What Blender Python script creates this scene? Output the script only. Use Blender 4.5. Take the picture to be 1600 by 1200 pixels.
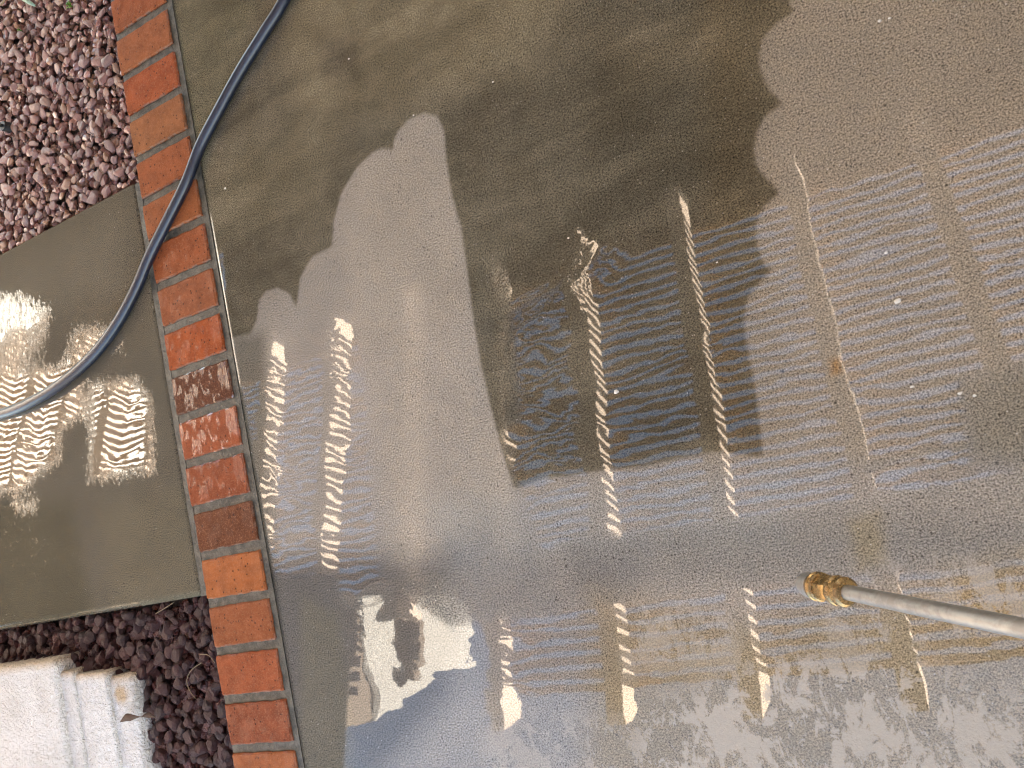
import bpy, bmesh, math, random
import numpy as np
from mathutils import Vector, Matrix, noise as mnoise

random.seed(7)
rng = np.random.default_rng(7)
sc = bpy.context.scene
C = sc.collection
for o in list(bpy.data.objects):
    bpy.data.objects.remove(o)

# ------------------------------------------------------------------ camera
# world: X along the brick joints, Y along the brick border, Z up; the patio
# surface is z = 0 and the camera stands straight above the origin.
CAM_H = 1.319
RW = np.array([[0.8681, -0.2369, -0.4362], [-0.2080, -0.9715, 0.1136], [-0.4507, -0.0079, -0.8926]])
FPX = 1210.0
cam = bpy.data.cameras.new('camera')
cam.sensor_width = 36.0
cam.lens = FPX / 1600 * 36.0
cam.clip_start = 0.02
cam.clip_end = 2000
cam_o = bpy.data.objects.new('camera', cam)
C.objects.link(cam_o)
M3 = RW @ np.diag([1, -1, -1])
u_, _, vt_ = np.linalg.svd(M3)
M3 = u_ @ vt_
m4 = Matrix.Identity(4)
for i in range(3):
    for j in range(3):
        m4[i][j] = float(M3[i, j])
m4[2][3] = CAM_H
cam_o.matrix_world = m4
sc.camera = cam_o
cam.dof.use_dof = False

# ------------------------------------------------------------------ light
# light travels along (-1.6, 0.47, -1): low sun from the right, a little from the front
SUN_FROM = Vector((1.6, -0.47, 1.0)).normalized()
elev = math.asin(SUN_FROM.z)
azim = math.atan2(SUN_FROM.x, SUN_FROM.y)
w = bpy.data.worlds.new('World')
sc.world = w
w.use_nodes = True
nt = w.node_tree
sky = nt.nodes.new('ShaderNodeTexSky')
sky.sky_type = 'NISHITA'
sky.sun_disc = False
sky.sun_elevation = elev
sky.sun_rotation = azim
sky.air_density = 1.0
sky.dust_density = 1.0
sky.ozone_density = 1.0
bg = nt.nodes['Background']
nt.links.new(sky.outputs[0], bg.inputs[0])
bg.inputs[1].default_value = 0.10
sun = bpy.data.lights.new('sun', 'SUN')
sun.energy = 5.0
sun.angle = math.radians(0.5)
sun.color = (1.0, 0.96, 0.90)
sun_o = bpy.data.objects.new('sun', sun)
C.objects.link(sun_o)
sun_o.rotation_euler = SUN_FROM.to_track_quat('Z', 'Y').to_euler()
sc.view_settings.view_transform = 'Standard'
sc.view_settings.look = 'None'
sc.view_settings.exposure = 3.65
sc.view_settings.use_white_balance = True     # set for open shade, as the phone did
sc.view_settings.white_balance_temperature = 7450
sc.view_settings.white_balance_tint = 10
sc.view_settings.gamma = 1.0
sc.view_settings.use_curve_mapping = False
sc.cycles.max_bounces = 8
sc.cycles.diffuse_bounces = 4
sc.cycles.glossy_bounces = 4
sc.cycles.caustics_reflective = False
sc.cycles.caustics_refractive = False
sc.cycles.use_denoising = True
sc.cycles.filter_width = 1.15

# ------------------------------------------------------------------ helpers
def gp(p, z=0.0):
    """photograph pixel -> point on the plane at height z"""
    d = RW @ np.array([p[0] - 800, p[1] - 600, FPX])
    t = (CAM_H - z) / -d[2]
    return np.array([d[0] * t, d[1] * t, z])

def ray_at(p, dist):
    d = RW @ np.array([p[0] - 800, p[1] - 600, FPX])
    d /= np.linalg.norm(d)
    return np.array([0, 0, CAM_H]) + d * dist

def link(name, me, mat=None, parent=None, loc=(0, 0, 0), rot=(0, 0, 0)):
    o = bpy.data.objects.new(name, me)
    C.objects.link(o)
    if mat is not None and me is not None and not me.materials:
        me.materials.append(mat)
    o.location = loc
    o.rotation_euler = rot
    if parent:
        o.parent = parent
    return o

def tag(o, label=None, cat=None, group=None, kind=None):
    if label: o['label'] = label
    if cat: o['category'] = cat
    if group: o['group'] = group
    if kind: o['kind'] = kind
    return o

def mesh_from(name, verts, faces, smooth=False):
    me = bpy.data.meshes.new(name)
    me.from_pydata([tuple(map(float, v)) for v in verts], [], faces)
    me.update()
    if smooth:
        me.polygons.foreach_set('use_smooth', [True] * len(me.polygons))
    return me

def box_mesh(name, x0, x1, y0, y1, z0, z1, bevel=0.0, seg=1):
    bm = bmesh.new()
    v = [bm.verts.new((x, y, z)) for z in (z0, z1) for y in (y0, y1) for x in (x0, x1)]
    for f in ((0, 2, 3, 1), (4, 5, 7, 6), (0, 1, 5, 4), (2, 6, 7, 3), (0, 4, 6, 2), (1, 3, 7, 5)):
        bm.faces.new([v[i] for i in f])
    if bevel:
        bmesh.ops.bevel(bm, geom=bm.edges[:], offset=bevel, segments=seg, affect='EDGES', profile=0.5)
    me = bpy.data.meshes.new(name)
    bm.to_mesh(me)
    bm.free()
    return me

def grid_mesh(name, xs, ys, zf, skirt=0.0):
    """a sheet over the tensor grid xs * ys with a vertical skirt round it"""
    xs = np.asarray(xs); ys = np.asarray(ys)
    X, Y = np.meshgrid(xs, ys)
    Z = zf(X, Y)
    nx, ny = len(xs), len(ys)
    V = np.stack([X.ravel(), Y.ravel(), Z.ravel()], 1)
    idx = np.arange(nx * ny).reshape(ny, nx)
    F = np.stack([idx[:-1, :-1].ravel(), idx[:-1, 1:].ravel(), idx[1:, 1:].ravel(), idx[1:, :-1].ravel()], 1)
    if skirt:
        ring = np.concatenate([idx[0, :], idx[1:, -1], idx[-1, -2::-1], idx[-2:0:-1, 0]])
        low = V[ring].copy(); low[:, 2] = -skirt
        base = len(V)
        V = np.concatenate([V, low])
        k = np.arange(len(ring)); k2 = (k + 1) % len(ring)
        F = np.concatenate([F, np.stack([ring[k], base + k, base + k2, ring[k2]], 1)])
    me = bpy.data.meshes.new(name)
    me.vertices.add(len(V)); me.vertices.foreach_set('co', V.astype(np.float32).ravel())
    me.loops.add(len(F) * 4); me.loops.foreach_set('vertex_index', F.astype(np.int32).ravel())
    me.polygons.add(len(F)); me.polygons.foreach_set('loop_start', np.arange(0, len(F) * 4, 4, dtype=np.int32))
    me.update(calc_edges=True)
    me.validate()
    return me, V

def add_attr(me, name, vals):
    a = me.attributes.new(name, 'FLOAT', 'POINT')
    a.data.foreach_set('value', vals.astype(np.float32))

def add_col(me, name, rgb):
    a = me.attributes.new(name, 'FLOAT_COLOR', 'POINT')
    a.data.foreach_set('color', np.concatenate([rgb, np.ones((len(rgb), 1))], 1).astype(np.float32).ravel())

def poly_ground(pts):
    return np.array([gp(p)[:2] for p in pts])

def sdf(P, poly):
    """signed distance to a polygon, positive inside"""
    x, y = P[:, 0], P[:, 1]
    d = np.full(len(P), 1e9); inside = np.zeros(len(P), bool)
    n = len(poly)
    for i in range(n):
        a = poly[i]; b = poly[(i + 1) % n]
        ab = b - a
        t = np.clip(((x - a[0]) * ab[0] + (y - a[1]) * ab[1]) / max(ab @ ab, 1e-12), 0, 1)
        d = np.minimum(d, np.hypot(x - a[0] - t * ab[0], y - a[1] - t * ab[1]))
        cross = ((a[1] > y) != (b[1] > y)) & (x < (b[0] - a[0]) * (y - a[1]) / ((b[1] - a[1]) if b[1] != a[1] else 1e-12) + a[0])
        inside ^= cross
    return np.where(inside, d, -d)

def smooth(e0, e1, x):
    t = np.clip((x - e0) / (e1 - e0), 0, 1)
    return t * t * (3 - 2 * t)

def area(P, pts, feather):
    """0..1 mask of a photographed patch on the ground, feathered by metres"""
    return smooth(-feather, feather, sdf(P, poly_ground(pts)))

# ------------------------------------------------------------------ node helper
class NT:
    def __init__(self, name):
        self.m = bpy.data.materials.new(name)
        self.m.use_nodes = True
        self.t = self.m.node_tree
        self.b = self.t.nodes['Principled BSDF']
        self.obj = None
    def n(self, typ, **kw):
        nd = self.t.nodes.new(typ)
        for k, v in kw.items():
            setattr(nd, k, v)
        return nd
    def put(self, sock, v):
        if isinstance(v, bpy.types.NodeSocket):
            self.t.links.new(v, sock)
        elif isinstance(v, (tuple, list)) and len(v) == 3 and sock.type == 'RGBA':
            sock.default_value = (*v, 1)
        else:
            sock.default_value = v
    def coord(self, which='Object'):
        if self.obj is None:
            self.obj = self.n('ShaderNodeTexCoord')
        return self.obj.outputs[which]
    def scaled(self, s, which='Object'):
        mp = self.n('ShaderNodeMapping')
        self.put(mp.inputs['Vector'], self.coord(which))
        mp.inputs['Scale'].default_value = s
        return mp.outputs[0]
    def noise(self, scale, detail=4.0, rough=0.55, dist=0.0, vec=None, color=False):
        nd = self.n('ShaderNodeTexNoise')
        self.put(nd.inputs['Vector'], vec if vec is not None else self.coord())
        nd.inputs['Scale'].default_value = scale
        nd.inputs['Detail'].default_value = detail
        nd.inputs['Roughness'].default_value = rough
        nd.inputs['Distortion'].default_value = dist
        return nd.outputs['Color' if color else 'Fac']
    def voro(self, scale, feature='F1', out='Distance', vec=None, rand=1.0):
        nd = self.n('ShaderNodeTexVoronoi', feature=feature)
        self.put(nd.inputs['Vector'], vec if vec is not None else self.coord())
        nd.inputs['Scale'].default_value = scale
        nd.inputs['Randomness'].default_value = rand
        return nd.outputs[out]
    def math(self, op, a, b=0.0, c=0.0, clamp=False):
        nd = self.n('ShaderNodeMath', operation=op, use_clamp=clamp)
        self.put(nd.inputs[0], a); self.put(nd.inputs[1], b); self.put(nd.inputs[2], c)
        return nd.outputs[0]
    def rng(self, v, a, b, c=0.0, d=1.0, smooth=True):
        nd = self.n('ShaderNodeMapRange', interpolation_type='SMOOTHSTEP' if smooth else 'LINEAR')
        self.put(nd.inputs[0], v)
        for i, q in enumerate((a, b, c, d)):
            self.put(nd.inputs[i + 1], q)
        return nd.outputs[0]
    def mix(self, f, a, b, mode='MIX'):
        nd = self.n('ShaderNodeMix', data_type='RGBA', blend_type=mode)
        self.put(nd.inputs[0], f); self.put(nd.inputs[6], a); self.put(nd.inputs[7], b)
        return nd.outputs[2]
    def mixf(self, f, a, b):
        nd = self.n('ShaderNodeMix', data_type='FLOAT')
        self.put(nd.inputs[0], f); self.put(nd.inputs[2], a); self.put(nd.inputs[3], b)
        return nd.outputs[0]
    def ramp(self, f, stops):
        nd = self.n('ShaderNodeValToRGB')
        el = nd.color_ramp.elements
        while len(el) < len(stops): el.new(0.5)
        for e, (p, c) in zip(el, stops):
            e.position = p; e.color = (*c, 1)
        self.put(nd.inputs[0], f)
        return nd.outputs[0]
    def attr(self, name, typ='GEOMETRY', out='Fac'):
        nd = self.n('ShaderNodeAttribute', attribute_type=typ, attribute_name=name)
        return nd.outputs[out]
    def bump(self, h, dist=1.0, strength=1.0, normal=None):
        nd = self.n('ShaderNodeBump')
        nd.inputs['Strength'].default_value = strength
        nd.inputs['Distance'].default_value = dist
        self.put(nd.inputs['Height'], h)
        if normal is not None: self.put(nd.inputs['Normal'], normal)
        return nd.outputs[0]
    def set(self, **kw):
        for k, v in kw.items():
            self.put(self.b.inputs[k.replace('_', ' ')], v)
        return self.m

# ------------------------------------------------------------------ materials
def concrete_material(name, clean, dirty, edge_noise=0.5, ior=1.62):
    """wet concrete: sanded grain, worn-in dirt, and a film of water (the coat)
    that lies smooth where the ground is flooded and thin over the grain elsewhere"""
    k = NT(name)
    tone = k.attr('tone', out='Color')
    dirt_d = k.attr('dirt')          # metres inside the dirty area
    film = k.attr('film')            # 0 thin .. 1 standing water
    dry = k.attr('dry')
    rip = k.attr('ripple')
    # grain
    g1 = k.noise(330, 2, 0.6)
    g2 = k.noise(760, 1, 0.5)
    g3 = k.noise(160, 3, 0.6)
    grain = k.math('ADD', k.math('MULTIPLY', g1, 0.6), k.math('MULTIPLY', g2, 0.4))
    big = k.noise(5.5, 5, 0.6, 0.4)
    mid = k.noise(34, 5, 0.65, 0.3)
    # dirty edge
    wob = k.math('ADD', k.math('MULTIPLY', k.math('SUBTRACT', g3, 0.5), 0.012), k.math('MULTIPLY', k.math('SUBTRACT', g1, 0.5), 0.016))
    dd = k.math('ADD', dirt_d, wob)
    isd = k.rng(dd, -0.004, 0.006)
    cl = k.mix(0.0, clean, clean)
    dcol = k.mix(k.rng(mid, 0.35, 0.68), dirty, tuple(c * 1.25 for c in dirty))
    dcol = k.mix(k.rng(big, 0.38, 0.66), dcol, tuple(c * q for c, q in zip(dirty, (0.88, 0.87, 0.84))))
    sweep = k.noise(2.2, 4, 0.6, 0.5, vec=k.scaled((1.0, 4.2, 1)))
    dcol = k.mix(k.rng(sweep, 0.36, 0.64), k.mix(1.0, dcol, (1.20, 1.19, 1.16), 'MULTIPLY'), k.mix(1.0, dcol, (0.86, 0.86, 0.84), 'MULTIPLY'))
    ccol = k.mix(k.rng(big, 0.3, 0.7), cl, tuple(c * 0.86 for c in clean))
    ccol = k.mix(k.math('MULTIPLY', k.rng(mid, 0.35, 0.7), 0.5), ccol, tuple(c * q for c, q in zip(clean, (1.1, 1.07, 1.0))))
    col = k.mix(isd, ccol, dcol)
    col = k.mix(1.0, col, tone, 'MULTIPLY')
    # grain contrast
    gm = k.rng(grain, 0.36, 0.64, k.mixf(isd, 0.20, 0.10), k.mixf(isd, 1.80, 2.02), False)
    gcol = k.n('ShaderNodeCombineColor')
    for i in range(3): k.put(gcol.inputs[i], gm)
    col = k.mix(1.0, col, gcol.outputs[0], 'MULTIPLY')
    # dark aggregate specks and pale sand grains
    vd = k.voro(150, 'F1'); vc = k.voro(150, 'F1', 'Color')
    sep = k.n('ShaderNodeSeparateColor'); k.put(sep.inputs[0], vc)
    dark_sp = k.math('MULTIPLY', k.math('GREATER_THAN', sep.outputs[0], 0.90), k.rng(vd, 0.30, 0.18))
    pale_sp = k.math('MULTIPLY', k.math('GREATER_THAN', sep.outputs[1], k.mixf(isd, 0.955, 0.90)), k.rng(vd, 0.22, 0.12))
    col = k.mix(k.math('MULTIPLY', dark_sp, k.mixf(isd, 0.75, 0.45)), col, (0.020, 0.017, 0.013))
    col = k.mix(k.math('MULTIPLY', pale_sp, k.mixf(isd, 0.65, 0.35)), col, (0.50, 0.46, 0.40))
    ve = k.voro(62, 'F1'); vf = k.voro(62, 'F1', 'Color')
    sp2 = k.n('ShaderNodeSeparateColor'); k.put(sp2.inputs[0], vf)
    big_sp = k.math('MULTIPLY', k.math('GREATER_THAN', sp2.outputs[0], 0.93), k.rng(k.math('ADD', ve, k.math('MULTIPLY', g2, 0.15)), 0.24, 0.17))
    col = k.mix(k.math('MULTIPLY', big_sp, k.mixf(isd, 0.8, 0.3)), col, (0.022, 0.018, 0.013))
    # dry lacy patches
    lace = k.noise(20, 8, 0.74, 0.4, vec=k.scaled((1.5, 0.85, 1)))
    lace2 = k.noise(6.5, 3, 0.6)
    dmask = k.math('MULTIPLY', dry, k.rng(k.math('ADD', k.math('ADD', k.math('MULTIPLY', lace, 0.62), k.math('MULTIPLY', lace2, 0.30)), k.math('MULTIPLY', g3, 0.08)), 0.485, 0.525))
    col = k.mix(k.math('MULTIPLY', dmask, 0.85), col, (0.39, 0.34, 0.28))
    # base relief
    relief = k.math('ADD', k.math('MULTIPLY', grain, 0.0009), k.math('MULTIPLY', g3, 0.0009))
    # water film: the grain shows through where it is thin
    streak = k.noise(75, 3, 0.65, 0.8, vec=k.scaled((1.3, 0.6, 1)))
    filmn = k.math('ADD', k.math('ADD', film, k.math('MULTIPLY', k.math('SUBTRACT', g3, 0.5), 0.5)), k.math('MULTIPLY', k.math('SUBTRACT', streak, 0.5), edge_noise))
    film_s = k.rng(filmn, 0.1, 0.75)
    rw = k.noise(10.0, 2, 0.5, 0.5, vec=k.scaled((0.75, 1.1, 1)))
    rw2 = k.noise(46.0, 2, 0.5, 0.6)
    rip_h = k.math('MULTIPLY', k.math('MULTIPLY', rip, k.rng(k.noise(5.0, 2, 0.5), 0.3, 0.7, 0.45, 1.8)), k.math('ADD', k.math('MULTIPLY', rw, 0.00034), k.math('MULTIPLY', rw2, 0.000016)))
    thin_h = k.math('MULTIPLY', k.math('SUBTRACT', 1.0, film_s), k.math('MULTIPLY', grain, 0.000004))
    ch = k.math('ADD', rip_h, thin_h)
    poke = k.rng(grain, 0.46, 0.60, 0.10, 0.95)
    cw = k.mixf(film_s, poke, k.rng(grain, 0.36, 0.56, 0.70, 1.0))
    cw = k.math('MULTIPLY', cw, k.math('SUBTRACT', 1.0, k.math('MULTIPLY', dmask, 0.8)))
    cw = k.math('MULTIPLY', cw, k.rng(filmn, -0.25, 0.10, 0.03, 1.0))
    k.set(Base_Color=col, Roughness=0.85, Specular_IOR_Level=0.02, Normal=k.bump(relief),
          Coat_Weight=cw, Coat_Roughness=k.mixf(film_s, 0.085, 0.018), Coat_IOR=ior, Coat_Normal=k.bump(ch))
    return k.m

M = {}
M['patio'] = concrete_material('wet patio concrete', (0.236, 0.210, 0.176), (0.084, 0.0735, 0.052))
M['path'] = concrete_material('wet path concrete', (0.100, 0.085, 0.061), (0.06, 0.052, 0.035), 2.4, 2.0)

def brick_material():
    k = NT('wet red brick')
    tint = k.attr('tint', 'OBJECT', 'Color')
    off = k.n('ShaderNodeObjectInfo')
    vec = k.n('ShaderNodeVectorMath', operation='ADD')
    k.put(vec.inputs[0], k.coord()); k.put(vec.inputs[1], off.outputs['Location'])
    v = vec.outputs[0]
    n1 = k.noise(26, 5, 0.65, vec=v); n2 = k.noise(300, 3, 0.6, vec=v)
    col = k.mix(k.rng(n1, 0.3, 0.7), tint, k.mix(1.0, tint, (0.70, 0.65, 0.62), 'MULTIPLY'))
    col = k.mix(k.math('MULTIPLY', k.rng(n2, 0.45, 0.75), 0.4), col, (0.36, 0.17, 0.09))
    n4 = k.noise(150, 3, 0.7, 0.6, vec=v)
    col = k.mix(k.math('MULTIPLY', k.rng(n4, 0.60, 0.70), 0.7), col, (0.045, 0.020, 0.012))
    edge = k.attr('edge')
    edge_glint = k.math('MULTIPLY', edge, k.rng(k.noise(55, 4, 0.65, vec=v), 0.44, 0.56))
    col = k.mix(k.math('MULTIPLY', edge_glint, 0.6), col, (0.20, 0.165, 0.13))  # pale sky reflection on the bevelled brick edges, put into the colour
    vd = k.voro(120, vec=v); vc = k.voro(120, out='Color', vec=v)
    s = k.n('ShaderNodeSeparateColor'); k.put(s.inputs[0], vc)
    pit = k.math('MULTIPLY', k.math('GREATER_THAN', s.outputs[0], 0.80), k.rng(vd, 0.32, 0.15))
    col = k.mix(k.math('MULTIPLY', pit, 0.8), col, (0.03, 0.014, 0.01))
    h = k.math('SUBTRACT', k.math('ADD', k.math('MULTIPLY', n1, 0.0016), k.math('MULTIPLY', n2, 0.0005)), k.math('MULTIPLY', pit, 0.001))
    rp = k.noise(60, 3, 0.6, 1.0, vec=k.scaled((1.3, 0.5, 1)))
    wet = k.attr('wet', 'OBJECT', 'Fac')
    ch = k.math('MULTIPLY', rp, 0.0007)
    return k.set(Base_Color=col, Roughness=0.7, Specular_IOR_Level=0.1, Normal=k.bump(h),
                 Coat_Weight=k.math('MULTIPLY', wet, k.rng(k.noise(42, 3, 0.6, 0.8, vec=k.scaled((1.2, 0.5, 1))), 0.50, 0.55, 0.05, 1.0)), Coat_Roughness=0.012, Coat_IOR=1.9, Coat_Normal=k.bump(ch))
M['brick'] = brick_material()

def mortar_material():
    k = NT('wet grey mortar')
    n1 = k.noise(40, 5, 0.65); n2 = k.noise(420, 3, 0.6)
    col = k.mix(k.rng(n1, 0.36, 0.64), (0.030, 0.027, 0.018), (0.090, 0.081, 0.058))
    col = k.mix(k.rng(k.noise(210, 3, 0.7), 0.56, 0.66), col, (0.018, 0.016, 0.011))
    col = k.mix(k.math('MULTIPLY', k.rng(n2, 0.5, 0.75), 0.5), col, (0.13, 0.115, 0.085))
    h = k.math('ADD', k.math('MULTIPLY', n1, 0.006), k.math('MULTIPLY', n2, 0.0022))
    return k.set(Base_Color=col, Roughness=0.7, Normal=k.bump(h), Coat_Weight=0.3, Coat_Roughness=0.25, Coat_Normal=k.bump(k.math('MULTIPLY', n2, 0.0004)))
M['mortar'] = mortar_material()

def soil_material():
    k = NT('dark wet soil')
    n = k.noise(60, 6, 0.7)
    return k.set(Base_Color=k.mix(n, (0.012, 0.008, 0.006), (0.05, 0.032, 0.026)), Roughness=0.9, Normal=k.bump(k.math('MULTIPLY', n, 0.01)))
M['soil'] = soil_material()

def stone_material(name, stops, wet, rough, lump):
    k = NT(name)
    oi = k.n('ShaderNodeObjectInfo')
    isl = k.n('ShaderNodeNewGeometry')
    rnd = k.math('FRACT', k.math('ADD', oi.outputs['Random'], isl.outputs['Random Per Island']))
    n = k.noise(55, 5, 0.65)
    f = k.math('ADD', k.math('MULTIPLY', rnd, 0.86), k.math('MULTIPLY', n, 0.14))
    col = k.ramp(f, stops)
    n3 = k.noise(190, 4, 0.65)
    col = k.mix(k.math('MULTIPLY', k.rng(n3, 0.4, 0.7), 0.35), col, k.mix(1.0, col, (0.5, 0.45, 0.45), 'MULTIPLY'))
    vein = k.noise(38, 3, 0.6, 1.6, vec=k.scaled((1, 2.6, 1)))
    col = k.mix(k.math('MULTIPLY', k.rng(k.math('ABSOLUTE', k.math('SUBTRACT', vein, 0.5)), 0.025, 0.0), 0.35), col, (0.42, 0.33, 0.30))
    h = k.math('ADD', k.math('MULTIPLY', n, lump), k.math('MULTIPLY', n3, lump * 0.35))
    return k.set(Base_Color=col, Roughness=rough, Specular_IOR_Level=0.4, Normal=k.bump(h),
                 Coat_Weight=wet, Coat_Roughness=0.14, Coat_Normal=k.bump(k.math('MULTIPLY', h, 0.6)))
M['pebble'] = stone_material('wet red brown pebble', [
    (0.0, (0.110, 0.040, 0.032)), (0.22, (0.235, 0.090, 0.070)), (0.40, (0.165, 0.078, 0.068)), (0.54, (0.330, 0.150, 0.112)),
    (0.66, (0.200, 0.110, 0.098)), (0.78, (0.30, 0.150, 0.080)), (0.90, (0.42, 0.25, 0.19)), (0.96, (0.66, 0.53, 0.46))], 0.55, 0.36, 0.0014)
M['lava'] = stone_material('wet dark lava rock', [
    (0.0, (0.040, 0.0075, 0.006)), (0.35, (0.075, 0.014, 0.010)), (0.6, (0.105, 0.020, 0.014)), (0.8, (0.055, 0.015, 0.012)), (1.0, (0.13, 0.040, 0.024))], 0.12, 0.55, 0.010)

def stucco_material(name='white stucco', a=(0.66, 0.635, 0.60), b=(0.58, 0.545, 0.50)):
    k = NT(name)
    n1 = k.noise(85, 4, 0.62, 0.9); n2 = k.noise(300, 3, 0.6); n3 = k.noise(9, 4, 0.6)
    col = k.mix(k.rng(n3, 0.35, 0.75), a, b)
    crev = k.rng(n1, 0.44, 0.30)
    col = k.mix(k.math('MULTIPLY', crev, 0.5), col, (0.36, 0.31, 0.25))
    st = k.attr('stain_and_light')
    col = k.mix(st, col, (0.50, 0.36, 0.22))
    h = k.math('ADD', k.math('MULTIPLY', n1, 0.018), k.math('MULTIPLY', n2, 0.003))
    return k.set(Base_Color=col, Roughness=0.85, Normal=k.bump(h))
M['stucco'] = stucco_material()
M['paint'] = stucco_material('bright painted stucco', (0.82, 0.82, 0.80), (0.76, 0.76, 0.74))

def timber_material(name, a, b):
    k = NT(name)
    n = k.noise(14, 6, 0.65, 0.4, vec=k.scaled((1, 8, 8)))
    return k.set(Base_Color=k.mix(n, a, b), Roughness=0.6)
M['rafter'] = timber_material('tan painted timber', (0.70, 0.57, 0.47), (0.78, 0.65, 0.55))
M['slat'] = timber_material('brown stained lath', (0.36, 0.21, 0.10), (0.46, 0.28, 0.14))
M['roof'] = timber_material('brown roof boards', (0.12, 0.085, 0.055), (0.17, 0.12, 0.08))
M['fence'] = timber_material('weathered fence board', (0.16, 0.11, 0.07), (0.23, 0.165, 0.11))

def hose_material():
    k = NT('navy blue rubber hose')
    n = k.noise(180, 3, 0.6)
    n2 = k.noise(9, 3, 0.6)
    col = k.mix(k.rng(n2, 0.35, 0.7), (0.006, 0.0095, 0.020), (0.009, 0.015, 0.031))
    return k.set(Base_Color=col, Roughness=0.36, Specular_IOR_Level=0.5, Normal=k.bump(k.math('MULTIPLY', n, 0.0004)),
                 Coat_Weight=0.25, Coat_Roughness=0.18)
M['hose'] = hose_material()

def metal(name, col, rough, dirt, dcol, scale):
    k = NT(name)
    n = k.noise(scale, 5, 0.65, 0.4); n2 = k.noise(scale * 6, 4, 0.6)
    f = k.math('MULTIPLY', k.rng(k.math('ADD', k.math('MULTIPLY', n, 0.7), k.math('MULTIPLY', n2, 0.3)), 0.42, 0.6), dirt)
    return k.set(Base_Color=k.mix(f, col, dcol), Metallic=k.mixf(f, 0.9, 0.2), Roughness=k.mixf(n2, rough, rough + 0.2),
                 Normal=k.bump(k.math('MULTIPLY', n2, 0.0003)))
M['steel'] = metal('grimy grey steel', (0.40, 0.405, 0.41), 0.26, 0.55, (0.15, 0.13, 0.11), 30)
M['brass'] = metal('tarnished brass', (0.37, 0.25, 0.115), 0.16, 0.45, (0.16, 0.095, 0.04), 50)

def plain(name, col, rough=0.6, var=0.3, scale=60):
    k = NT(name)
    n = k.noise(scale, 4, 0.6)
    return k.set(Base_Color=k.mix(n, tuple(c * (1 - var) for c in col), tuple(c * (1 + var) for c in col)), Roughness=rough)
M['leaf_dry'] = plain('dry brown leaf', (0.055, 0.024, 0.010), 0.9, 0.4)
M['stalk'] = plain('dry straw stalk', (0.20, 0.14, 0.075), 0.6)
M['green'] = plain('fresh green leaf', (0.12, 0.26, 0.03), 0.5)
M['bluegreen'] = plain('blue green blade', (0.20, 0.30, 0.22), 0.45)
M['black'] = plain('black plastic', (0.012, 0.012, 0.012), 0.4)
M['chip'] = plain('pale grit', (0.55, 0.50, 0.43), 0.8)
M['desert'] = plain('tan desert gravel', (0.30, 0.235, 0.175), 0.95, 0.25, 8)
M['glass'] = plain('dark window glass', (0.03, 0.035, 0.04), 0.08)

# ================================================================== GROUND
BX0, BX1 = -1.5530, -1.3590            # brick border, left and right
PX = -1.3375                           # patio edge
def by(i): return (1.15477 - 0.084986 * i) * 1.319
PATH_Y0, PATH_Y1, PATH_X1 = -0.1285, 0.9175, -1.5735

gnd = link('ground', mesh_from('ground', [(-400, -400, -0.14), (400, -400, -0.14), (400, 400, -0.14), (-400, 400, -0.14)], [(0, 1, 2, 3)]), M['desert'])
tag(gnd, kind='structure')

# ---- patio
xs = np.concatenate([[PX, PX + 0.002, PX + 0.005], np.arange(PX + 0.010, 0.40, 0.0075), np.arange(0.45, 1.19, 0.1), [1.19]])
ys = np.concatenate([np.arange(-2.6, -0.72, 0.12), np.arange(-0.70, 1.42, 0.0075), np.arange(1.5, 4.0, 0.15)])
def patio_z(X, Y):
    return np.where(X < PX + 0.004, -(0.004 - (X - PX)) * 0.7, 0.0) + 0.0 * Y
me, V = grid_mesh('patio', xs, ys, patio_z, 0.12)
P = V[:, :2]
dirty_px = [(200, 530), (362, 528), (392, 521), (402, 500), (405, 470), (415, 456), (433, 450), (452, 459), (463, 484), (470, 432), (488, 402), (520, 385),
            (522, 345), (533, 303), (558, 262), (584, 237), (600, 232), (613, 235), (620, 208), (640, 186), (664, 177), (684, 183), (693, 203), (697, 250),
            (706, 308), (720, 355), (729, 420), (739, 500), (751, 570), (767, 640), (785, 710), (803, 765), (850, 748), (930, 738), (1000, 730),
            (1080, 712), (1120, 706), (1193, 715), (1187, 650), (1178, 590), (1168, 540), (1163, 500), (1168, 470), (1184, 444), (1206, 423), (1192, 408),
            (1183, 380), (1182, 350), (1192, 325), (1219, 300), (1200, 280), (1184, 262), (1179, 238), (1183, 205), (1198, 180), (1224, 162), (1203, 140),
            (1189, 112), (1187, 86), (1193, 60), (1212, 38), (1241, 20), (1234, 0), (1230, -60), (1200, -500), (150, -500), (230, 0)]
add_attr(me, 'dirt', sdf(P, poly_ground(dirty_px)))
tone = np.ones((len(P), 3))
def paint(pts, feather, col, amount=1.0):
    global tone
    m = (area(P, pts, feather) * amount)[:, None]
    tone = tone * (1 - m) + tone * np.array(col) * m
# warm scoured concrete, top right
paint([(1100, -300), (1900, -300), (1900, 720), (1100, 720)], 0.04, (1.0, 0.93, 0.83))
# damp grey apron, bottom left
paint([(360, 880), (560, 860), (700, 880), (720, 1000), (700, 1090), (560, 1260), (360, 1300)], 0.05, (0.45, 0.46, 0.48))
paint([(700, 860), (1000, 860), (1000, 1050), (720, 1080)], 0.05, (0.80, 0.82, 0.86))
paint([(360, 520), (415, 520), (430, 900), (440, 1200), (380, 1200)], 0.03, (0.50, 0.52, 0.50))
paint([(470, 930), (530, 960), (560, 1250), (470, 1250)], 0.02, (1.15, 1.13, 1.0))
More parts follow.
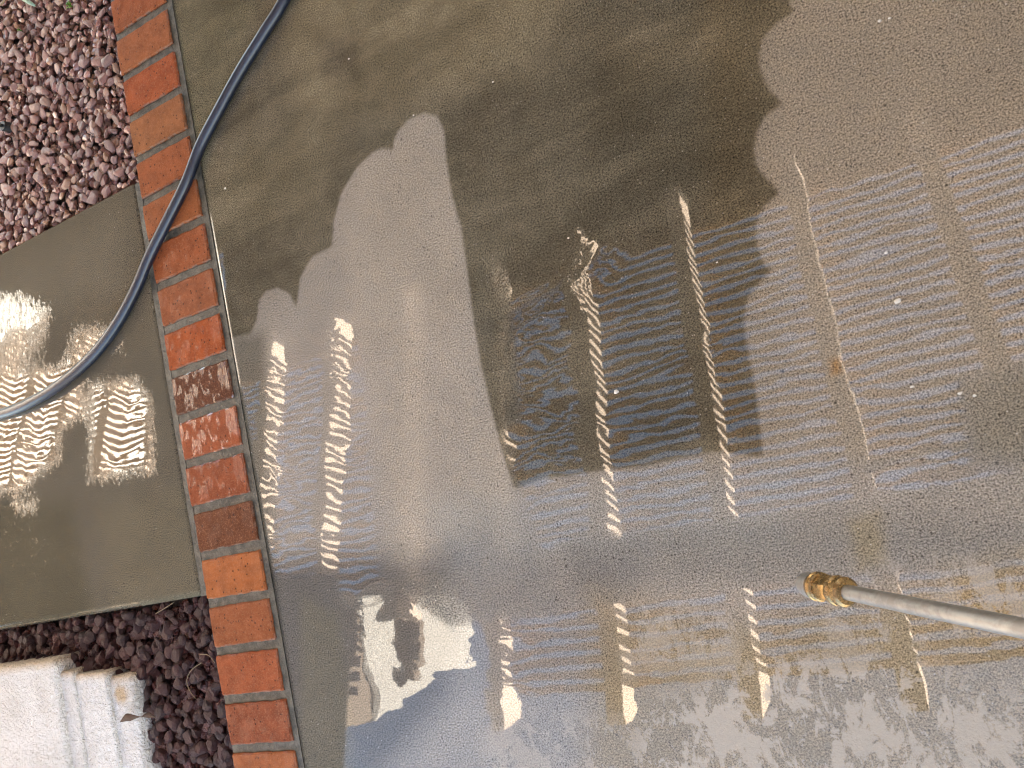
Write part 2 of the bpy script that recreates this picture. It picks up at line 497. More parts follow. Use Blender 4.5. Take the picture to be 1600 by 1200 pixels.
# finger pass, paler towards its middle
paint([(560, 260), (660, 190), (700, 260), (760, 640), (800, 770), (620, 900), (560, 640), (540, 380)], 0.05, (1.16, 1.13, 1.08))
paint([(660, 780), (860, 770), (1230, 740), (1230, 850), (900, 880), (700, 900)], 0.04, (0.95, 1.0, 1.04))
paint([(880, 840), (1380, 800), (1600, 830), (1600, 900), (1200, 900), (900, 920)], 0.03, (0.80, 0.82, 0.84))
paint([(1297, 562), (1312, 560), (1316, 582), (1300, 586)], 0.006, (1.05, 0.72, 0.40))
paint([(1480, 600), (1700, 560), (1700, 730), (1500, 720)], 0.03, (0.82, 0.84, 0.84))
# darker, oilier smudges in the unwashed part, and worn paler streaks
paint([(500, 60), (560, 60), (560, 120), (510, 120)], 0.04, (0.62, 0.62, 0.66))
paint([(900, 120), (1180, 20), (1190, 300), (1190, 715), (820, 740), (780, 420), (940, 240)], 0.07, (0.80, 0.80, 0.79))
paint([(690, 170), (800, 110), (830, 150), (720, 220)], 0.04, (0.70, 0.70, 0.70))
paint([(420, -40), (900, -60), (820, 100), (640, 150), (470, 200)], 0.07, (1.45, 1.40, 1.30))
paint([(300, 250), (520, 200), (500, 330), (340, 380)], 0.06, (1.30, 1.28, 1.22))
paint([(330, 380), (470, 350), (470, 430), (380, 520), (350, 520)], 0.04, (0.85, 0.85, 0.85))
paint([(940, 60), (1120, 20), (1140, 80), (980, 130)], 0.05, (1.35, 1.3, 1.25))
paint([(270, -50), (420, -50), (300, 330), (290, 330)], 0.03, (1.05, 1.08, 1.0))
# ochre residue of an old coating near the outer edge
paint([(930, 930), (1180, 985), (1400, 930), (1700, 870), (1800, 1400), (900, 1400)], 0.05, (1.0, 0.86, 0.60), 0.85)
paint([(1325, 815), (1375, 800), (1385, 880), (1340, 890)], 0.014, (1.12, 1.0, 0.74), 0.8)
paint([(1480, 890), (1600, 870), (1600, 1010), (1500, 990)], 0.03, (1.25, 1.1, 0.85), 0.8)
edge_m = (smooth(0.012, 0.006, P[:, 0] - PX) * np.maximum(smooth(0.72, 0.80, P[:, 1]), smooth(0.36, 0.28, P[:, 1])))[:, None]
tone = tone * (1 - edge_m * 0.5)
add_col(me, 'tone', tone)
film = np.full(len(P), 1.0)
def setf(arr, pts, feather, val):
    m = area(P, pts, feather)
    return arr * (1 - m) + val * m
film = setf(film, [(1150, -300), (2000, -300), (2000, 900), (1240, 880), (1200, 760), (1180, 500), (1190, 200)], 0.02, 0.88)
film = setf(film, [(560, 180), (700, 170), (790, 700), (880, 960), (700, 980), (590, 900), (570, 600), (540, 400)], 0.02, -0.03)
film = setf(film, [(690, 360), (790, 360), (815, 660), (760, 680)], 0.012, -0.02)
film = setf(film, [(360, 910), (520, 900), (545, 1000), (530, 1300), (380, 1300)], 0.02, -1.2)
film = setf(film, [(900, 830), (1250, 800), (1600, 820), (1600, 900), (900, 930)], 0.02, 0.45)
film = setf(film, [(1500, 590), (1700, 540), (1700, 740), (1520, 730)], 0.02, -0.2)
film = film * (1 - edge_m[:, 0]) - 3.0 * edge_m[:, 0]
add_attr(me, 'film', film)
dry = np.zeros(len(P))
dry = setf(dry, [(1010, 1110), (1240, 1020), (1420, 1040), (1600, 1090), (1700, 1300), (900, 1300)], 0.04, 1.0)
dry = setf(dry, [(1300, 880), (1480, 880), (1500, 1010), (1290, 1000)], 0.03, 0.55)
dry = setf(dry, [(1480, 880), (1620, 860), (1620, 990), (1500, 990)], 0.03, 0.6)
dry = setf(dry, [(960, 940), (1160, 960), (1160, 1040), (980, 1050)], 0.03, 0.45)
dry = setf(dry, [(760, 1120), (1000, 1120), (1000, 1260), (760, 1260)], 0.03, 0.5)
add_attr(me, 'dry', dry)
ripple = np.full(len(P), 0.62)
ripple = setf(ripple, [(380, 400), (880, 380), (870, 900), (380, 900)], 0.05, 1.25)
ripple = setf(ripple, [(760, 390), (890, 370), (900, 720), (790, 740)], 0.03, 2.1)
ripple = setf(ripple, [(880, 330), (1010, 330), (930, 430), (880, 430)], 0.03, 2.6)
ripple = setf(ripple, [(1180, 100), (1700, 100), (1700, 640), (1180, 700)], 0.06, 0.55)
ripple = setf(ripple, [(550, 870), (800, 870), (800, 1080), (570, 1190)], 0.03, 2.2)
add_attr(me, 'ripple', ripple)
patio = tag(link('patio', me, M['patio']), kind='structure')

# ---- side path
xs = np.concatenate([np.arange(-4.2, -2.75, 0.15), np.arange(-2.7, PATH_X1 - 0.008, 0.0075), [PATH_X1 - 0.006, PATH_X1 - 0.003, PATH_X1]])
ys = np.concatenate([[PATH_Y0, PATH_Y0 + 0.003, PATH_Y0 + 0.008, PATH_Y0 + 0.016], np.arange(PATH_Y0 + 0.022, PATH_Y1 - 0.01, 0.0075), [PATH_Y1 - 0.004, PATH_Y1]])
def path_z(X, Y):
    a = np.maximum(0, 0.016 - (Y - PATH_Y0)) ** 2 / 0.016 * 0.9
    b = np.maximum(0, 0.005 - (PATH_X1 - X)) * 0.6
    return -np.maximum(a, b)
me, V = grid_mesh('path', xs, ys, path_z, 0.13)
P = V[:, :2]
add_attr(me, 'dirt', sdf(P, poly_ground([(-300, 380), (230, 280), (250, 440), (-300, 640)])) * 0 - 0.2)
tone = np.ones((len(P), 3))
paint([(-200, 800), (110, 780), (150, 990), (-200, 1050)], 0.05, (0.80, 0.80, 0.72))
paint([(-100, 400), (230, 290), (270, 560), (100, 500), (-100, 480)], 0.06, (1.12, 1.10, 1.06))
paint([(150, 790), (290, 760), (310, 930), (180, 950)], 0.05, (1.15, 1.13, 1.05))
add_col(me, 'tone', tone)
film = np.full(len(P), -1.1)
for pts, v in (([(-300, 450), (40, 452), (85, 480), (75, 545), (0, 600), (-300, 700)], 0.35), ([(105, 525), (120, 500), (160, 505), (190, 500), (196, 555), (150, 560), (100, 610)], 0.55),
               ([(40, 575), (110, 565), (125, 600), (135, 650), (60, 690), (-300, 720), (-300, 640)], 0.9), ([(138, 596), (215, 588), (240, 620), (244, 742), (136, 756)], 0.9),
               ([(-300, 660), (95, 660), (98, 720), (30, 770), (-300, 800)], 0.9), ([(20, 785), (60, 780), (60, 805), (20, 808)], 0.9), ([(-300, 820), (140, 800), (140, 900), (-300, 960)], -0.45)):
    film = setf(film, pts, 0.055, v)
film = np.where((P[:, 1] - PATH_Y0 < 0.013) & (P[:, 0] < -1.80), 0.9, film)
add_attr(me, 'film', film)
add_attr(me, 'dry', np.zeros(len(P)))
add_attr(me, 'ripple', np.full(len(P), 0.75))
path = tag(link('path', me, M['path']), kind='structure')

# ---- brick border
bord = link('brick_border', box_mesh('border_mortar', BX0, PX - 0.0045, -2.0, 2.6, -0.10, -0.0045), M['mortar'])
tag(bord, kind='structure')
me = box_mesh('path_mortar', PATH_X1 + 0.0005, BX0 - 0.0005, PATH_Y0, PATH_Y1, -0.10, -0.0035)
link('mortar_joint', me, M['mortar'], bord)

brick_meshes = []
for q in range(5):
    L, W_, H = BX1 - BX0, 0.0915, 0.06
    bm = bmesh.new()
    nx_, ny_ = 12, 6
    sx_ = [-L / 2, -L / 2 + .0035] + [(-L / 2 + L * t / nx_) for t in range(1, nx_)] + [L / 2 - .0035, L / 2]
    sy_ = [-W_ / 2, -W_ / 2 + .0035] + [(-W_ / 2 + W_ * t / ny_) for t in range(1, ny_)] + [W_ / 2 - .0035, W_ / 2]
    top = []
    for yi, yy in enumerate(sy_):
        row = []
        for xi, xx in enumerate(sx_):
            ex, ey = xi in (0, len(sx_) - 1), yi in (0, len(sy_) - 1)
            z_ = H / 2 - (.0032 if ex or ey else 0) - (.002 if ex and ey else 0)
            jx = random.uniform(-.0013, .0013) + math.copysign(max(0, random.gauss(0, .0008)), -xx) if xi < 2 or xi > len(sx_) - 3 else 0
            jy = random.uniform(-.0012, .0012) if yi < 2 or yi > len(sy_) - 3 else 0
            row.append(bm.verts.new((xx + jx, yy + jy, z_ + random.uniform(-.0003, .0003))))
        top.append(row)
    for yi in range(len(sy_) - 1):
        for xi in range(len(sx_) - 1):
            bm.faces.new((top[yi][xi], top[yi][xi + 1], top[yi + 1][xi + 1], top[yi + 1][xi]))
    ringv = top[0][:] + [r[-1] for r in top[1:]] + top[-1][-2::-1] + [r[0] for r in top[-2:0:-1]]
    lowv = [bm.verts.new((v.co.x, v.co.y, -H / 2)) for v in ringv]
    for t in range(len(ringv)):
        u = (t + 1) % len(ringv)
        bm.faces.new((ringv[t], lowv[t], lowv[u], ringv[u]))
    bm.faces.new(lowv[::-1]) if False else None
    m_ = bpy.data.meshes.new('brick'); bm.to_mesh(m_); bm.free()
    co_ = np.empty(len(m_.vertices) * 3, np.float32); m_.vertices.foreach_get('co', co_); co_ = co_.reshape(-1, 3)
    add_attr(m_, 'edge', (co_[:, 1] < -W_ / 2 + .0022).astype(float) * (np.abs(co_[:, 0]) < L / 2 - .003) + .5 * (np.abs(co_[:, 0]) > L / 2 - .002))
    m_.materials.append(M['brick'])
    brick_meshes.append(m_)
BC = {1: (.25, .085, .040), 2: (.255, .100, .050), 3: (.275, .078, .033), 4: (.255, .115, .058), 5: (.265, .092, .042), 6: (.27, .105, .050), 7: (.26, .088, .042),
      8: (.245, .092, .050), 9: (.30, .078, .026), 10: (.085, .030, .017), 11: (.25, .072, .034), 12: (.23, .068, .034), 13: (.12, .047, .026),
      14: (.31, .115, .046), 15: (.235, .085, .042), 16: (.255, .078, .038), 17: (.20, .062, .034), 18: (.27, .098, .046)}
for i in range(-6, 24):
    y1 = by(i); y0 = by(i + 0.82)
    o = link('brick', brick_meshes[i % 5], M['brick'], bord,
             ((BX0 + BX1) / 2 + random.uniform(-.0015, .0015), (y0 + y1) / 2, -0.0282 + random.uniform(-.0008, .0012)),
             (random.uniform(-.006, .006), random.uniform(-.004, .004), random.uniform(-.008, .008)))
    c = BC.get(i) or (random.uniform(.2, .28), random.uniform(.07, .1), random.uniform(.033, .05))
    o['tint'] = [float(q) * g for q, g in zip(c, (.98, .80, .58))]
    o['wet'] = {9: .18, 10: .75, 11: .7, 12: .25}.get(i, 0.08)

# ---- gravel beds
def hull_stone(name, n, sx, sy, sz, power, jag, mat, smoothed):
    bm = bmesh.new()
    pts = []
    for t in range(n):
        z = 1 - 2 * (t + .5) / n
        a = t * 2.39996 + random.uniform(-.4, .4)
        r = math.sqrt(1 - z * z)
        d = Vector((r * math.cos(a), r * math.sin(a), z))
        e = Vector([math.copysign(abs(q) ** power, q) for q in d])
        e *= 1 + random.uniform(-jag, jag)
        pts.append((e.x * sx, e.y * sy, e.z * sz))
    for p in pts: bm.verts.new(p)
    res = bmesh.ops.convex_hull(bm, input=bm.verts[:])
    bmesh.ops.delete(bm, geom=list({g for g in res['geom_interior'] + res['geom_unused'] if isinstance(g, bmesh.types.BMVert)}), context='VERTS')
    m_ = bpy.data.meshes.new(name); bm.to_mesh(m_); bm.free()
    if smoothed == 1:
        m_.polygons.foreach_set('use_smooth', [True] * len(m_.polygons))
    m_.materials.append(mat)
    return m_

def bed(name, region, n_top, meshes, size, z_lo, z_hi, soil_z, x0, x1, y0, y1, mat, in_view):
    root = tag(link(name, mesh_from(name, [(x0, y0, soil_z), (x1, y0, soil_z), (x1, y1, soil_z), (x0, y1, soil_z)], [(0, 1, 2, 3)]), M['soil']), kind='structure')
    cand = []
    for layer in range(3):
        zc = z_lo + (z_hi - z_lo) * layer / 2
        step = size * (1.75 if layer < 2 else 1.95)
        y = y0
        row = 0
        while y < y1:
            x = x0 + (row % 2) * step * .5
            while x < x1:
                p = (x + random.uniform(-.42, .42) * step, y + random.uniform(-.42, .42) * step)
                s = size * random.choice((.62, .75, .85, .95, 1.0, 1.1, 1.3)) * random.uniform(.9, 1.1)
                if region(p[0], p[1], s):
                    cand.append((layer, p[0], p[1], zc + random.uniform(-.25, .3) * size, s))
                x += step
            y += step * .9
            row += 1
    def key(c):
        g = np.array([c[1], c[2], c[3] - CAM_H]) @ RW
        px = (g[0] / g[2] * FPX + 800, g[1] / g[2] * FPX + 600)
        vis = in_view(px)
        return (0 if vis else 1, -c[0], -c[4])
    cand.sort(key=key)
    singles, rest = cand[:n_top], cand[n_top:]
    first = None
    for (l, x, y, z, s) in singles:
        o = link('stone', random.choice(meshes), mat, root, (x, y, z), (random.uniform(-.5, .5), random.uniform(-.5, .5), random.uniform(0, 6.28)))
        o.scale = (s, s * random.uniform(.8, 1.1), s * random.uniform(.7, 1.0))
    vs, fs = [], []
    sm = []
    for (l, x, y, z, s) in rest:
        m_ = random.choice(meshes)
        mat4 = Matrix.Translation((x, y, z)) @ Matrix.Rotation(random.uniform(0, 6.28), 4, 'Z') @ Matrix.Rotation(random.uniform(-.6, .6), 4, 'X') @ Matrix.Diagonal((s, s * random.uniform(.8, 1.1), s * random.uniform(.7, 1), 1))
        b0 = len(vs)
        vs += [mat4 @ v.co for v in m_.vertices]
        fs += [tuple(b0 + q for q in p.vertices) for p in m_.polygons]
        sm += [p.use_smooth for p in m_.polygons]
    g = mesh_from('gravel', vs, fs)
    g.polygons.foreach_set('use_smooth', sm)
    go = link('gravel', g, mat, root)
    go['kind'] = 'stuff'
    return root

def rough_stone(name, mat):
    bm = bmesh.new()
    bmesh.ops.create_icosphere(bm, subdivisions=2, radius=1)
    o_ = Vector((random.uniform(0, 50), random.uniform(0, 50), random.uniform(0, 50)))
    sc_ = Vector((1, random.uniform(.7, .95), random.uniform(.6, .85)))
    cuts = [(Vector((random.gauss(0, 1), random.gauss(0, 1), random.gauss(0, 1))).normalized(), random.uniform(.55, .85)) for _ in range(6)]
    for v in bm.verts:
        p = v.co.copy()
        for n_, c_ in cuts:
            e = p.dot(n_) - c_
            if e > 0: p -= n_ * e * .9
        p *= 1 + .28 * mnoise.noise(v.co * 1.7 + o_) + .30 * mnoise.noise(v.co * 3.6 + o_)
        v.co = Vector((p.x * sc_.x, p.y * sc_.y, p.z * sc_.z)) * 1.15
    m_ = bpy.data.meshes.new(name); bm.to_mesh(m_); bm.free()
    m_.materials.append(mat)
    return m_
peb = []
for t in range(20):
    q = hull_stone('stone', random.choice((10, 12, 14, 18)), 1.05, random.uniform(.55, .9), random.uniform(.4, .7), random.choice((.75, .85, .95)), .22, M['pebble'], 0)
    bm = bmesh.new(); bm.from_mesh(q)
    bmesh.ops.bevel(bm, geom=bm.edges[:], offset=.06, segments=1, affect='EDGES', profile=.5)
    bm.to_mesh(q); bm.free()
    q.polygons.foreach_set('use_smooth', [t % 2 == 0] * len(q.polygons))
    peb.append(q)
lav = [rough_stone('stone', M['lava']) for t in range(16)]
def in_frame(p): return -25 < p[0] < 1625 and -25 < p[1] < 1225
up = bed('gravel_bed', lambda x, y, s: x + s * .75 < BX0 and y - s * .75 > PATH_Y1, 300, peb, 0.0155, -0.050, -0.012, -0.055, -2.75, BX0, PATH_Y1, 2.5, M['pebble'], in_frame)
# stepped plinth of the column takes a bite out of the lower bed
low = bed('lava_rock_bed', lambda x, y, s: x + s * .8 < BX0 and y + s * .8 < PATH_Y0 and not (x < -1.90 and y < -.30), 300, lav, 0.0170, -0.080, -0.046, -0.085, -3.6, BX0, -1.6, PATH_Y0, M['lava'], in_frame)

# ================================================================== PATIO COVER (seen in the wet concrete)
SL = 0.364
def rz(y): return 1.99 + SL * (y + 1.154)      # underside of a rafter
RY0, RY1 = -1.18, 1.36
pc = link('patio_cover', None, None, None, (0, 0, 0))
tag(pc, 'slatted timber patio cover with tan rafters mirrored in the wet concrete', 'patio cover')
def prism(name, x0, x1, y0, y1, zb0, zb1, d):
    v = [(x0, y0, zb0), (x1, y0, zb0), (x1, y1, zb1), (x0, y1, zb1), (x0, y0, zb0 + d), (x1, y0, zb0 + d), (x1, y1, zb1 + d), (x0, y1, zb1 + d)]
    return mesh_from(name, v, [(0, 3, 2, 1), (4, 5, 6, 7), (0, 1, 5, 4), (1, 2, 6, 5), (2, 3, 7, 6), (3, 0, 4, 7)])
raf = prism('rafter', -0.085, 0, RY0, RY1, rz(RY0), rz(RY1), 0.165)
raf_short = prism('rafter', -0.085, 0, -0.66, RY1, rz(-0.66), rz(RY1), 0.165)
raf_long = prism('rafter', -0.085, 0, RY0, 2.45, rz(RY0), rz(2.45), 0.165)
for kx in range(-2, 14):
    link('rafter', raf_long if kx > 7 else raf_short if kx == 4 else raf, M['rafter'], pc, (-0.20 - 0.61 * kx, 0, 0))
PITCH, SW, ST = 0.0570, 0.033, 0.009
y = -1.085
XL, XR = -8.2, 1.15
slat = prism('slat', XL, XR, 0, SW, 0, SL * SW, ST)
slat_l = prism('slat', XL, -3.24, 0, SW, 0, SL * SW, ST)
slat_r = prism('slat', -2.22, XR, 0, SW, 0, SL * SW, ST)
while y < 1.10 - 0.004:
    yy = y + random.uniform(-.002, .002)
    for q in ([slat_l, slat_r] if y < -0.60 else [slat]):
        link('slat', q, M['slat'], pc, (0, yy, rz(y) + 0.1665))
    y += PITCH
slat_e = prism('slat', XL, -4.72, 0, SW, 0, SL * SW, ST)
while y < 2.4:
    link('slat', slat_e, M['slat'], pc, (0, y + random.uniform(-.002, .002), rz(y) + 0.1665))
    y += PITCH
link('beam', box_mesh('beam', -2.114, XR, -0.66, -0.385, 1.985, 2.165, 0.006), M['rafter'], pc)
link('beam', box_mesh('beam', XL, -3.21, -0.66, -0.385, 1.985, 2.165, 0.006), M['rafter'], pc)
link('rafter_tail_shade', prism('rafter_tail_shade', -2.748, -2.66, -0.97, -0.665, 2.17, 2.24, 0.15), M['roof'], pc)  # rafter tail in shade, the shade put into its dark colour
link('roof_deck', prism('roof_deck', -6.1, -4.705, 2.46, 3.297, rz(2.46) + 0.25, rz(3.297) + 0.02, 0.12), M['roof'], pc)
link('roof_deck', prism('roof_deck', XL, -4.705, 3.30, 7.5, rz(3.3) + 0.02, rz(3.3) + 0.9, 0.12), M['roof'], pc)
link('roof_deck', prism('roof_deck', -4.7, XR, 1.165, 7.5, rz(1.10) + 0.40, rz(1.10) + 1.5, 0.12), M['roof'], pc)

# unseen house added on the sunny side, sized to keep sun off the patio
shade_house = link('house', None)
tag(shade_house, 'unseen white stucco house added to shade the patio', 'house')
link('wall', box_mesh('wall', 1.20, 6.0, -3.2, 4.2, -0.14, 2.60), M['stucco'], shade_house)
link('roof', prism('roof', 1.10, 6.0, -3.2, 4.2, 2.603, 2.603, 0.05), M['roof'], shade_house)
link('back_wall', box_mesh('back_wall', -4.6, 1.197, 5.2, 5.5, -0.14, 3.3), M['stucco'], shade_house)

# neighbour beyond the side yard
nb = link('neighbour_house', None)
tag(nb, 'sunlit white stucco house beyond the side yard', 'house')
link('wall', box_mesh('wall', -11.0, -9.0, 0.56, 6.0, -0.14, 6.1), M['paint'], nb)
link('gable_wing', box_mesh('gable_wing', -11.0, -9.4, -1.2, 0.557, -0.14, 5.2), M['fence'], nb)

# ================================================================== COLUMN with stepped plinth
col = link('stucco_column', None)
tag(col, 'white rough stucco column base with stepped ledges beside the dark lava rock', 'column')
def lumpy(name, x0, x1, y0, y1, z0, z1, r, amp, parent, res=0.012, spot=None, stain_and_light=True):
    bm = bmesh.new()
    bmesh.ops.create_cube(bm, size=1)
    for v in bm.verts:
        v.co = Vector((x0 + (v.co.x + .5) * (x1 - x0), y0 + (v.co.y + .5) * (y1 - y0), z0 + (v.co.z + .5) * (z1 - z0)))
    bmesh.ops.bevel(bm, geom=[e for e in bm.edges], offset=r, segments=3, affect='EDGES', profile=0.5)
    for ax, (a0, a1) in enumerate(((x0, x1), (y0, y1), (z0, z1))):
        n = int((a1 - a0 - 2 * r) / res)
        for t in range(1, n):
            c = a0 + r + t * (a1 - a0 - 2 * r) / n
            nrm = [0, 0, 0]; nrm[ax] = 1
            co = [0, 0, 0]; co[ax] = c
            bmesh.ops.bisect_plane(bm, geom=bm.verts[:] + bm.edges[:] + bm.faces[:], plane_co=co, plane_no=nrm)
    bm.normal_update()
    for v in bm.verts:
        p = v.co
        d = mnoise.noise(p * 22) * .6 + mnoise.noise(p * 60) * .3 + mnoise.noise(p * 7) * .8
        v.co = p + v.normal * d * amp
    me = bpy.data.meshes.new(name); bm.to_mesh(me); bm.free()
    me.polygons.foreach_set('use_smooth', [True] * len(me.polygons))
    co = np.empty(len(me.vertices) * 3, np.float32); me.vertices.foreach_get('co', co); co = co.reshape(-1, 3)
    s = smooth(0.022, 0.004, y1 - co[:, 1]) * 0.75 if stain_and_light else np.zeros(len(co))  # warm light on the side towards the path, put into the colour
    if spot is not None:
        s = np.maximum(s, smooth(0.030, 0.018, np.hypot(co[:, 0] - spot[0], co[:, 1] - spot[1])))
    add_attr(me, 'stain_and_light', s)
    return link(name, me, M['stucco'], parent)
ZC, ZB, ZD, ZA, ZL = -0.018, -0.006, 0.002, 0.018, -0.035
lumpy('ledge', -2.30, gp((224, 1120), ZL)[0], -.95, gp((200, 1051), ZL)[1], -0.12, ZC, 0.012, 0.005, col, 0.012, gp((190, 1085), ZC))
lumpy('ledge', -2.35, gp((181, 1120), ZC)[0], -.95, gp((160, 1046), ZL)[1], -0.12, ZB, 0.006, 0.003, col)
lumpy('ledge', -2.40, gp((127, 1120), ZB)[0], -.95, gp((112, 1044), ZL)[1], -0.12, ZD, 0.006, 0.003, col)
lumpy('plinth', -3.30, gp((104, 1120), ZD)[0], -1.2, gp((80, 1026), ZL)[1], -0.12, ZA, 0.010, 0.004, col, 0.016)
link('shaft_shade', box_mesh('shaft_shade', -3.17, -2.78, -1.05, -0.51, ZA - .02, 1.928), M['roof'], col)  # lower part of the shaft, its shade put into the dark brown colour
link('shaft', box_mesh('shaft', -3.20, -2.75, -1.08, -0.48, 1.93, 2.95, 0.02), M['paint'], col)

# ================================================================== HOSE
def catmull(pts, n=14):
    out = []
    P_ = [2 * pts[0] - pts[1]] + pts + [2 * pts[-1] - pts[-2]]
    for i in range(1, len(P_) - 2):
        for t in range(n):
            s = t / n
            a, b, c, d = P_[i - 1], P_[i], P_[i + 1], P_[i + 2]
            out.append(.5 * ((2 * b) + (c - a) * s + (2 * a - 5 * b + 4 * c - d) * s * s + (3 * b - a - 3 * c + d) * s ** 3))
    out.append(pts[-1])
    return out
def tube(name, path_, radii, seg=20, cap=True, ribs=0):
    vs, fs = [], []
    up_ = Vector((0, 0, 1))
    n = len(path_)
    for i, p in enumerate(path_):
        p = Vector(p)
        t = (Vector(path_[min(i + 1, n - 1)]) - Vector(path_[max(i - 1, 0)])).normalized()
        s = t.cross(up_).normalized() if abs(t.z) < .95 else t.cross(Vector((0, 1, 0))).normalized()
        u = s.cross(t).normalized()
        r = radii[i] if hasattr(radii, '__len__') else radii
        for q in range(seg):
            a = 2 * math.pi * q / seg
            rr = r * (1 + (0.012 if ribs and q % 2 else 0))
            vs.append(p + (s * math.cos(a) + u * math.sin(a)) * rr)
    for i in range(n - 1):
        for q in range(seg):
            a, b = i * seg + q, i * seg + (q + 1) % seg
            fs.append((a, b, b + seg, a + seg))
    if cap:
        fs.append(tuple(range(seg))[::-1]); fs.append(tuple(range((n - 1) * seg, n * seg)))
    return mesh_from(name, vs, fs, True)
hp = [(520, -170), (450, -12), (412, 52), (375, 112), (342, 172), (313, 228), (291, 285), (262, 344), (235, 398), (212, 452), (184, 504), (150, 550), (110, 588), (62, 621), (0, 647), (-120, 672), (-330, 700)]
hr = [.0142, .0144, .0145, .0146, .0148, .0150, .0152, .0154, .0157, .0160, .0164, .0168, .0172, .0174, .0174, .0174, .0174]
hr = [r * .83 for r in hr]
hc = [Vector(gp(p, r)) for p, r in zip(hp, hr)]
pp = catmull(hc, 12)
rr = np.interp(np.linspace(0, len(hr) - 1, len(pp)), range(len(hr)), hr)
hose = link('hose', tube('hose', pp, rr, 24, True, 1), M['hose'])
tag(hose, 'navy blue rubber hose curving across the brick border and the wet path', 'hose')

# ================================================================== PRESSURE WASHER LANCE
tipd, endd = 0.745, 0.565
A = Vector(ray_at((1262, 913), 0.757)); B = Vector(ray_at((1600, 982), 0.575))
d = (B - A).normalized()
# fit: centre line passes the photographed points
lance = link('spray_lance', None, None, None, tuple(A))
tag(lance, 'grimy grey metal spray lance with a brass tip held above the concrete', 'spray lance')
def lathe(name, prof, mat, seg=28, hexa=False):
    """profile of (distance along the lance, radius)"""
    side = d.cross(Vector((0, 0, 1))).normalized(); upv = side.cross(d).normalized()
    vs, fs = [], []
    for (t, r) in prof:
        for q in range(seg):
            a = 2 * math.pi * q / seg
            rad = r
            if hexa:
                rad = r / max(math.cos((a % (math.pi / 3)) - math.pi / 6), .866)
            vs.append(d * t + (side * math.cos(a) + upv * math.sin(a)) * rad)
    n = len(prof)
    for i in range(n - 1):
        for q in range(seg):
            a, b = i * seg + q, i * seg + (q + 1) % seg
            fs.append((a, b, b + seg, a + seg))
    fs.append(tuple(range(seg))[::-1]); fs.append(tuple(range((n - 1) * seg, n * seg)))
    me = mesh_from(name, vs, fs, True)
    me.set_sharp_from_angle(angle=math.radians(28))
    return link(name, me, mat, lance)
R0 = 0.0063
lathe('tube', [(0.058, R0), (0.30, R0), (1.15, R0 * 1.02)], M['steel'])
lathe('nozzle', [(-0.0065, 0.0040), (-0.006, 0.0070), (-0.0035, 0.0098), (0.004, 0.0114), (0.0115, 0.0116), (0.0125, 0.0090)], M['steel'])
lathe('collar', [(0.0128, 0.0098), (0.0135, 0.0122), (0.0165, 0.0128), (0.0180, 0.0116), (0.0190, 0.0122), (0.0215, 0.0124), (0.0225, 0.0110)], M['brass'])
lathe('hex_nut', [(0.0226, 0.0100), (0.0235, 0.0104), (0.0395, 0.0104), (0.0405, 0.0100)], M['brass'], 36, True)
lathe('coupler', [(0.0406, 0.0104), (0.0415, 0.0122), (0.0455, 0.0126), (0.0470, 0.0112), (0.0490, 0.0116), (0.0505, 0.0124), (0.0555, 0.0122), (0.0575, 0.0100), (0.0580, 0.0070)], M['brass'])

# ================================================================== SMALL THINGS
# dry leaf lying on the lowest ledge
def strip_mesh(name, centre, widths, thick=0.0008, twist=None):
    vs, fs = [], []
    n = len(centre)
    for i, c in enumerate(centre):
        c = Vector(c)
        t = (Vector(centre[min(i + 1, n - 1)]) - Vector(centre[max(i - 1, 0)])).normalized()
        s = t.cross(Vector((0, 0, 1))).normalized()
        if twist is not None: s = Matrix.Rotation(twist[i], 3, t) @ s
        u = s.cross(t).normalized()
        w_ = widths[i] / 2
        for q in (s * w_ + u * thick, -s * w_ + u * thick, -s * w_ - u * thick, s * w_ - u * thick):
            vs.append(c + q)
    for i in range(n - 1):
        for q in range(4):
            a, b = i * 4 + q, i * 4 + (q + 1) % 4
            fs.append((a, b, b + 4, a + 4))
    fs.append((3, 2, 1, 0)); fs.append(tuple(range((n - 1) * 4, n * 4)))
    return mesh_from(name, vs, fs, True)
lz = 0.058
lc = [gp(p, z) for p, z in (((188, 1128), .004), ((200, 1121), .010), ((212, 1119), .009), ((222, 1120), .006), ((233, 1118), -.002), ((243, 1121), -.012))]
lc = catmull([Vector(q) for q in lc], 5)
lw = np.interp(np.linspace(0, 5, len(lc)), range(6), [.002, .022, .019, .011, .021, .002])
lt = np.interp(np.linspace(0, 5, len(lc)), range(6), [.5, .3, .9, 1.2, .4, .2]).tolist()
leaf = link('dry_leaf', strip_mesh('dry_leaf', lc, lw, .0006, lt), M['leaf_dry'])
tag(leaf, 'curled dry brown leaf lying across the white stucco ledge', 'leaf')
# straw stalks on the lava rock
for lab, pts in (('long thin curved straw stalk lying on the dark lava rock', [(316, 1035), (300, 1046), (292, 1062), (296, 1078), (306, 1092)]),
                 ('short straight straw stalk on lava rock near the path edge', [(272, 941), (258, 950), (243, 959)]),
                 ('thin straw stalk on lava rock closest to the bricks', [(312, 1022), (326, 1024), (336, 1036)])):
    c = [Vector(gp(p, -.006)) for p in pts]
    o = link('straw_stalk', tube('straw_stalk', catmull(c, 5), .0007, 6), M['stalk'])
    tag(o, lab, 'straw stalk', 'straw stalks on the lava rock')
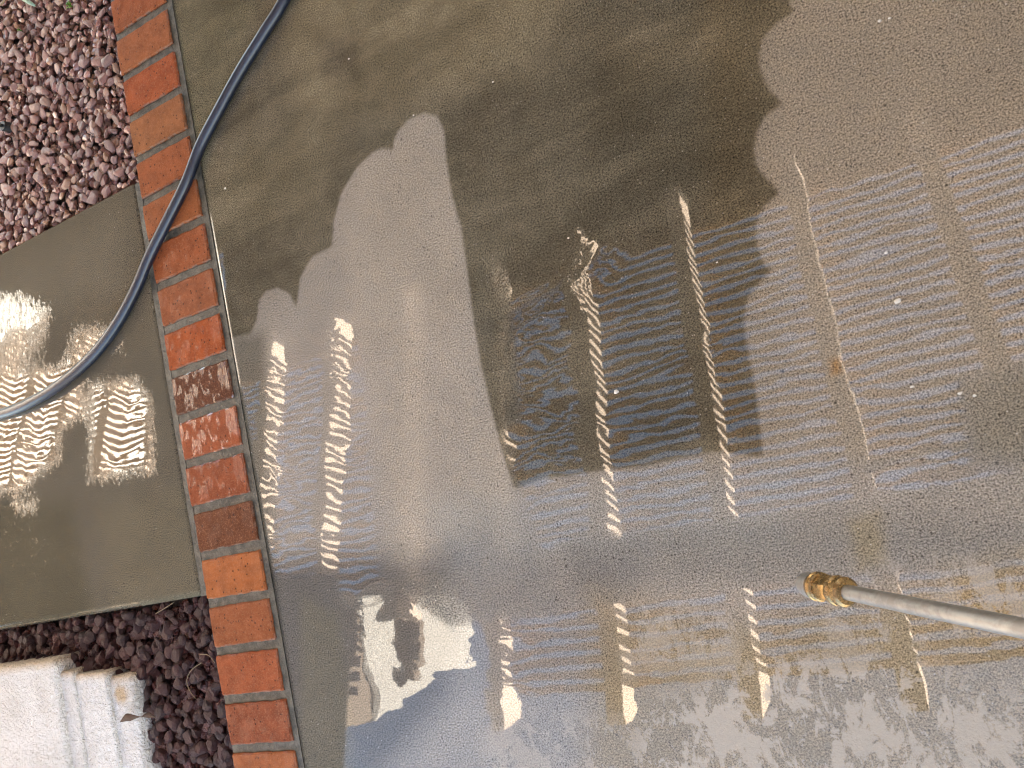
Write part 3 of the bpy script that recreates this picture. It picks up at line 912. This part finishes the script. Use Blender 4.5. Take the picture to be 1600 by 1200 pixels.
# green bits in the upper bed
def sprout(px, s, lab):
    g = gp(px, .004)
    bm = bmesh.new()
    for a in range(5):
        ang = a * 1.26 + random.uniform(-.3, .3)
        dx, dy = math.cos(ang), math.sin(ang)
        pts = [(0, 0, -.012), (dx * s * .5 - dy * s * .32, dy * s * .5 + dx * s * .32, s * .3), (dx * s, dy * s, s * .15), (dx * s * .5 + dy * s * .32, dy * s * .5 - dx * s * .32, s * .3)]
        bm.faces.new([bm.verts.new(p) for p in pts])
    r = bmesh.ops.solidify(bm, geom=bm.faces[:], thickness=.0006)
    me = bpy.data.meshes.new('sprout'); bm.to_mesh(me); bm.free()
    tag(link('sprout', me, M['green'], None, tuple(g)), lab, 'sprout', 'green sprouts in the gravel')
sprout((108, 8), .013, 'bright green leafy sprout poking up at the top of the pebbles')
sprout((29, 46), .006, 'tiny green shoot between the pebbles, smaller than the other')
gb = link('grass_blade', strip_mesh('grass_blade', [gp(p, z) for p, z in (((10, -30), .02), ((34, -4), .018), ((46, 4), .014), ((55, 9), .008))], [.012, .013, .011, .006], .0012), M['bluegreen'])
tag(gb, 'pale blue green grass blade lying on the pebbles', 'grass blade')
st = link('dry_grass', strip_mesh('dry_grass', [gp(p, z) for p, z in (((-20, 24), .006), ((4, 4), .01), ((22, -20), .012))], [.005, .006, .006], .002), M['stalk'])
tag(st, 'dry tan grass stem at the corner of the pebble bed', 'stem')
em = bmesh.new()
bmesh.ops.create_cone(em, cap_ends=True, segments=16, radius1=.016, radius2=.013, depth=.02)
bmesh.ops.create_cone(em, cap_ends=True, segments=10, radius1=.005, radius2=.004, depth=.012, matrix=Matrix.Translation((0, 0, .0161)))
me = bpy.data.meshes.new('drip_emitter'); em.to_mesh(me); em.free()
tag(link('drip_emitter', me, M['black'], None, tuple(gp((9, 198), .002))), 'black plastic drip emitter half buried among the pebbles', 'drip emitter')
# pale grit left on the concrete
chips = [((1374, 33), .004), ((963, 612), .006), ((1403, 470), .006), ((1500, 614), .005), ((1522, 618), .004), ((1390, 28), .003), ((545, 92), .003), ((770, 128), .003), ((1120, 410), .003), ((888, 372), .003), ((1425, 604), .004), ((646, 180), .003), ((352, 294), .0035), ((1384, 395), .004)]
vs, fs = [], []
for px, s in chips:
    src = random.choice(peb)
    b0 = len(vs)
    c = Vector(gp(px, s * .3))
    vs += [c + v.co * s * .8 for v in src.vertices]
    fs += [tuple(b0 + q for q in p.vertices) for p in src.polygons]
go = link('grit', mesh_from('grit', vs, fs), M['chip'])
tag(go, 'pale grit scattered on the wet concrete', None, None, 'stuff')
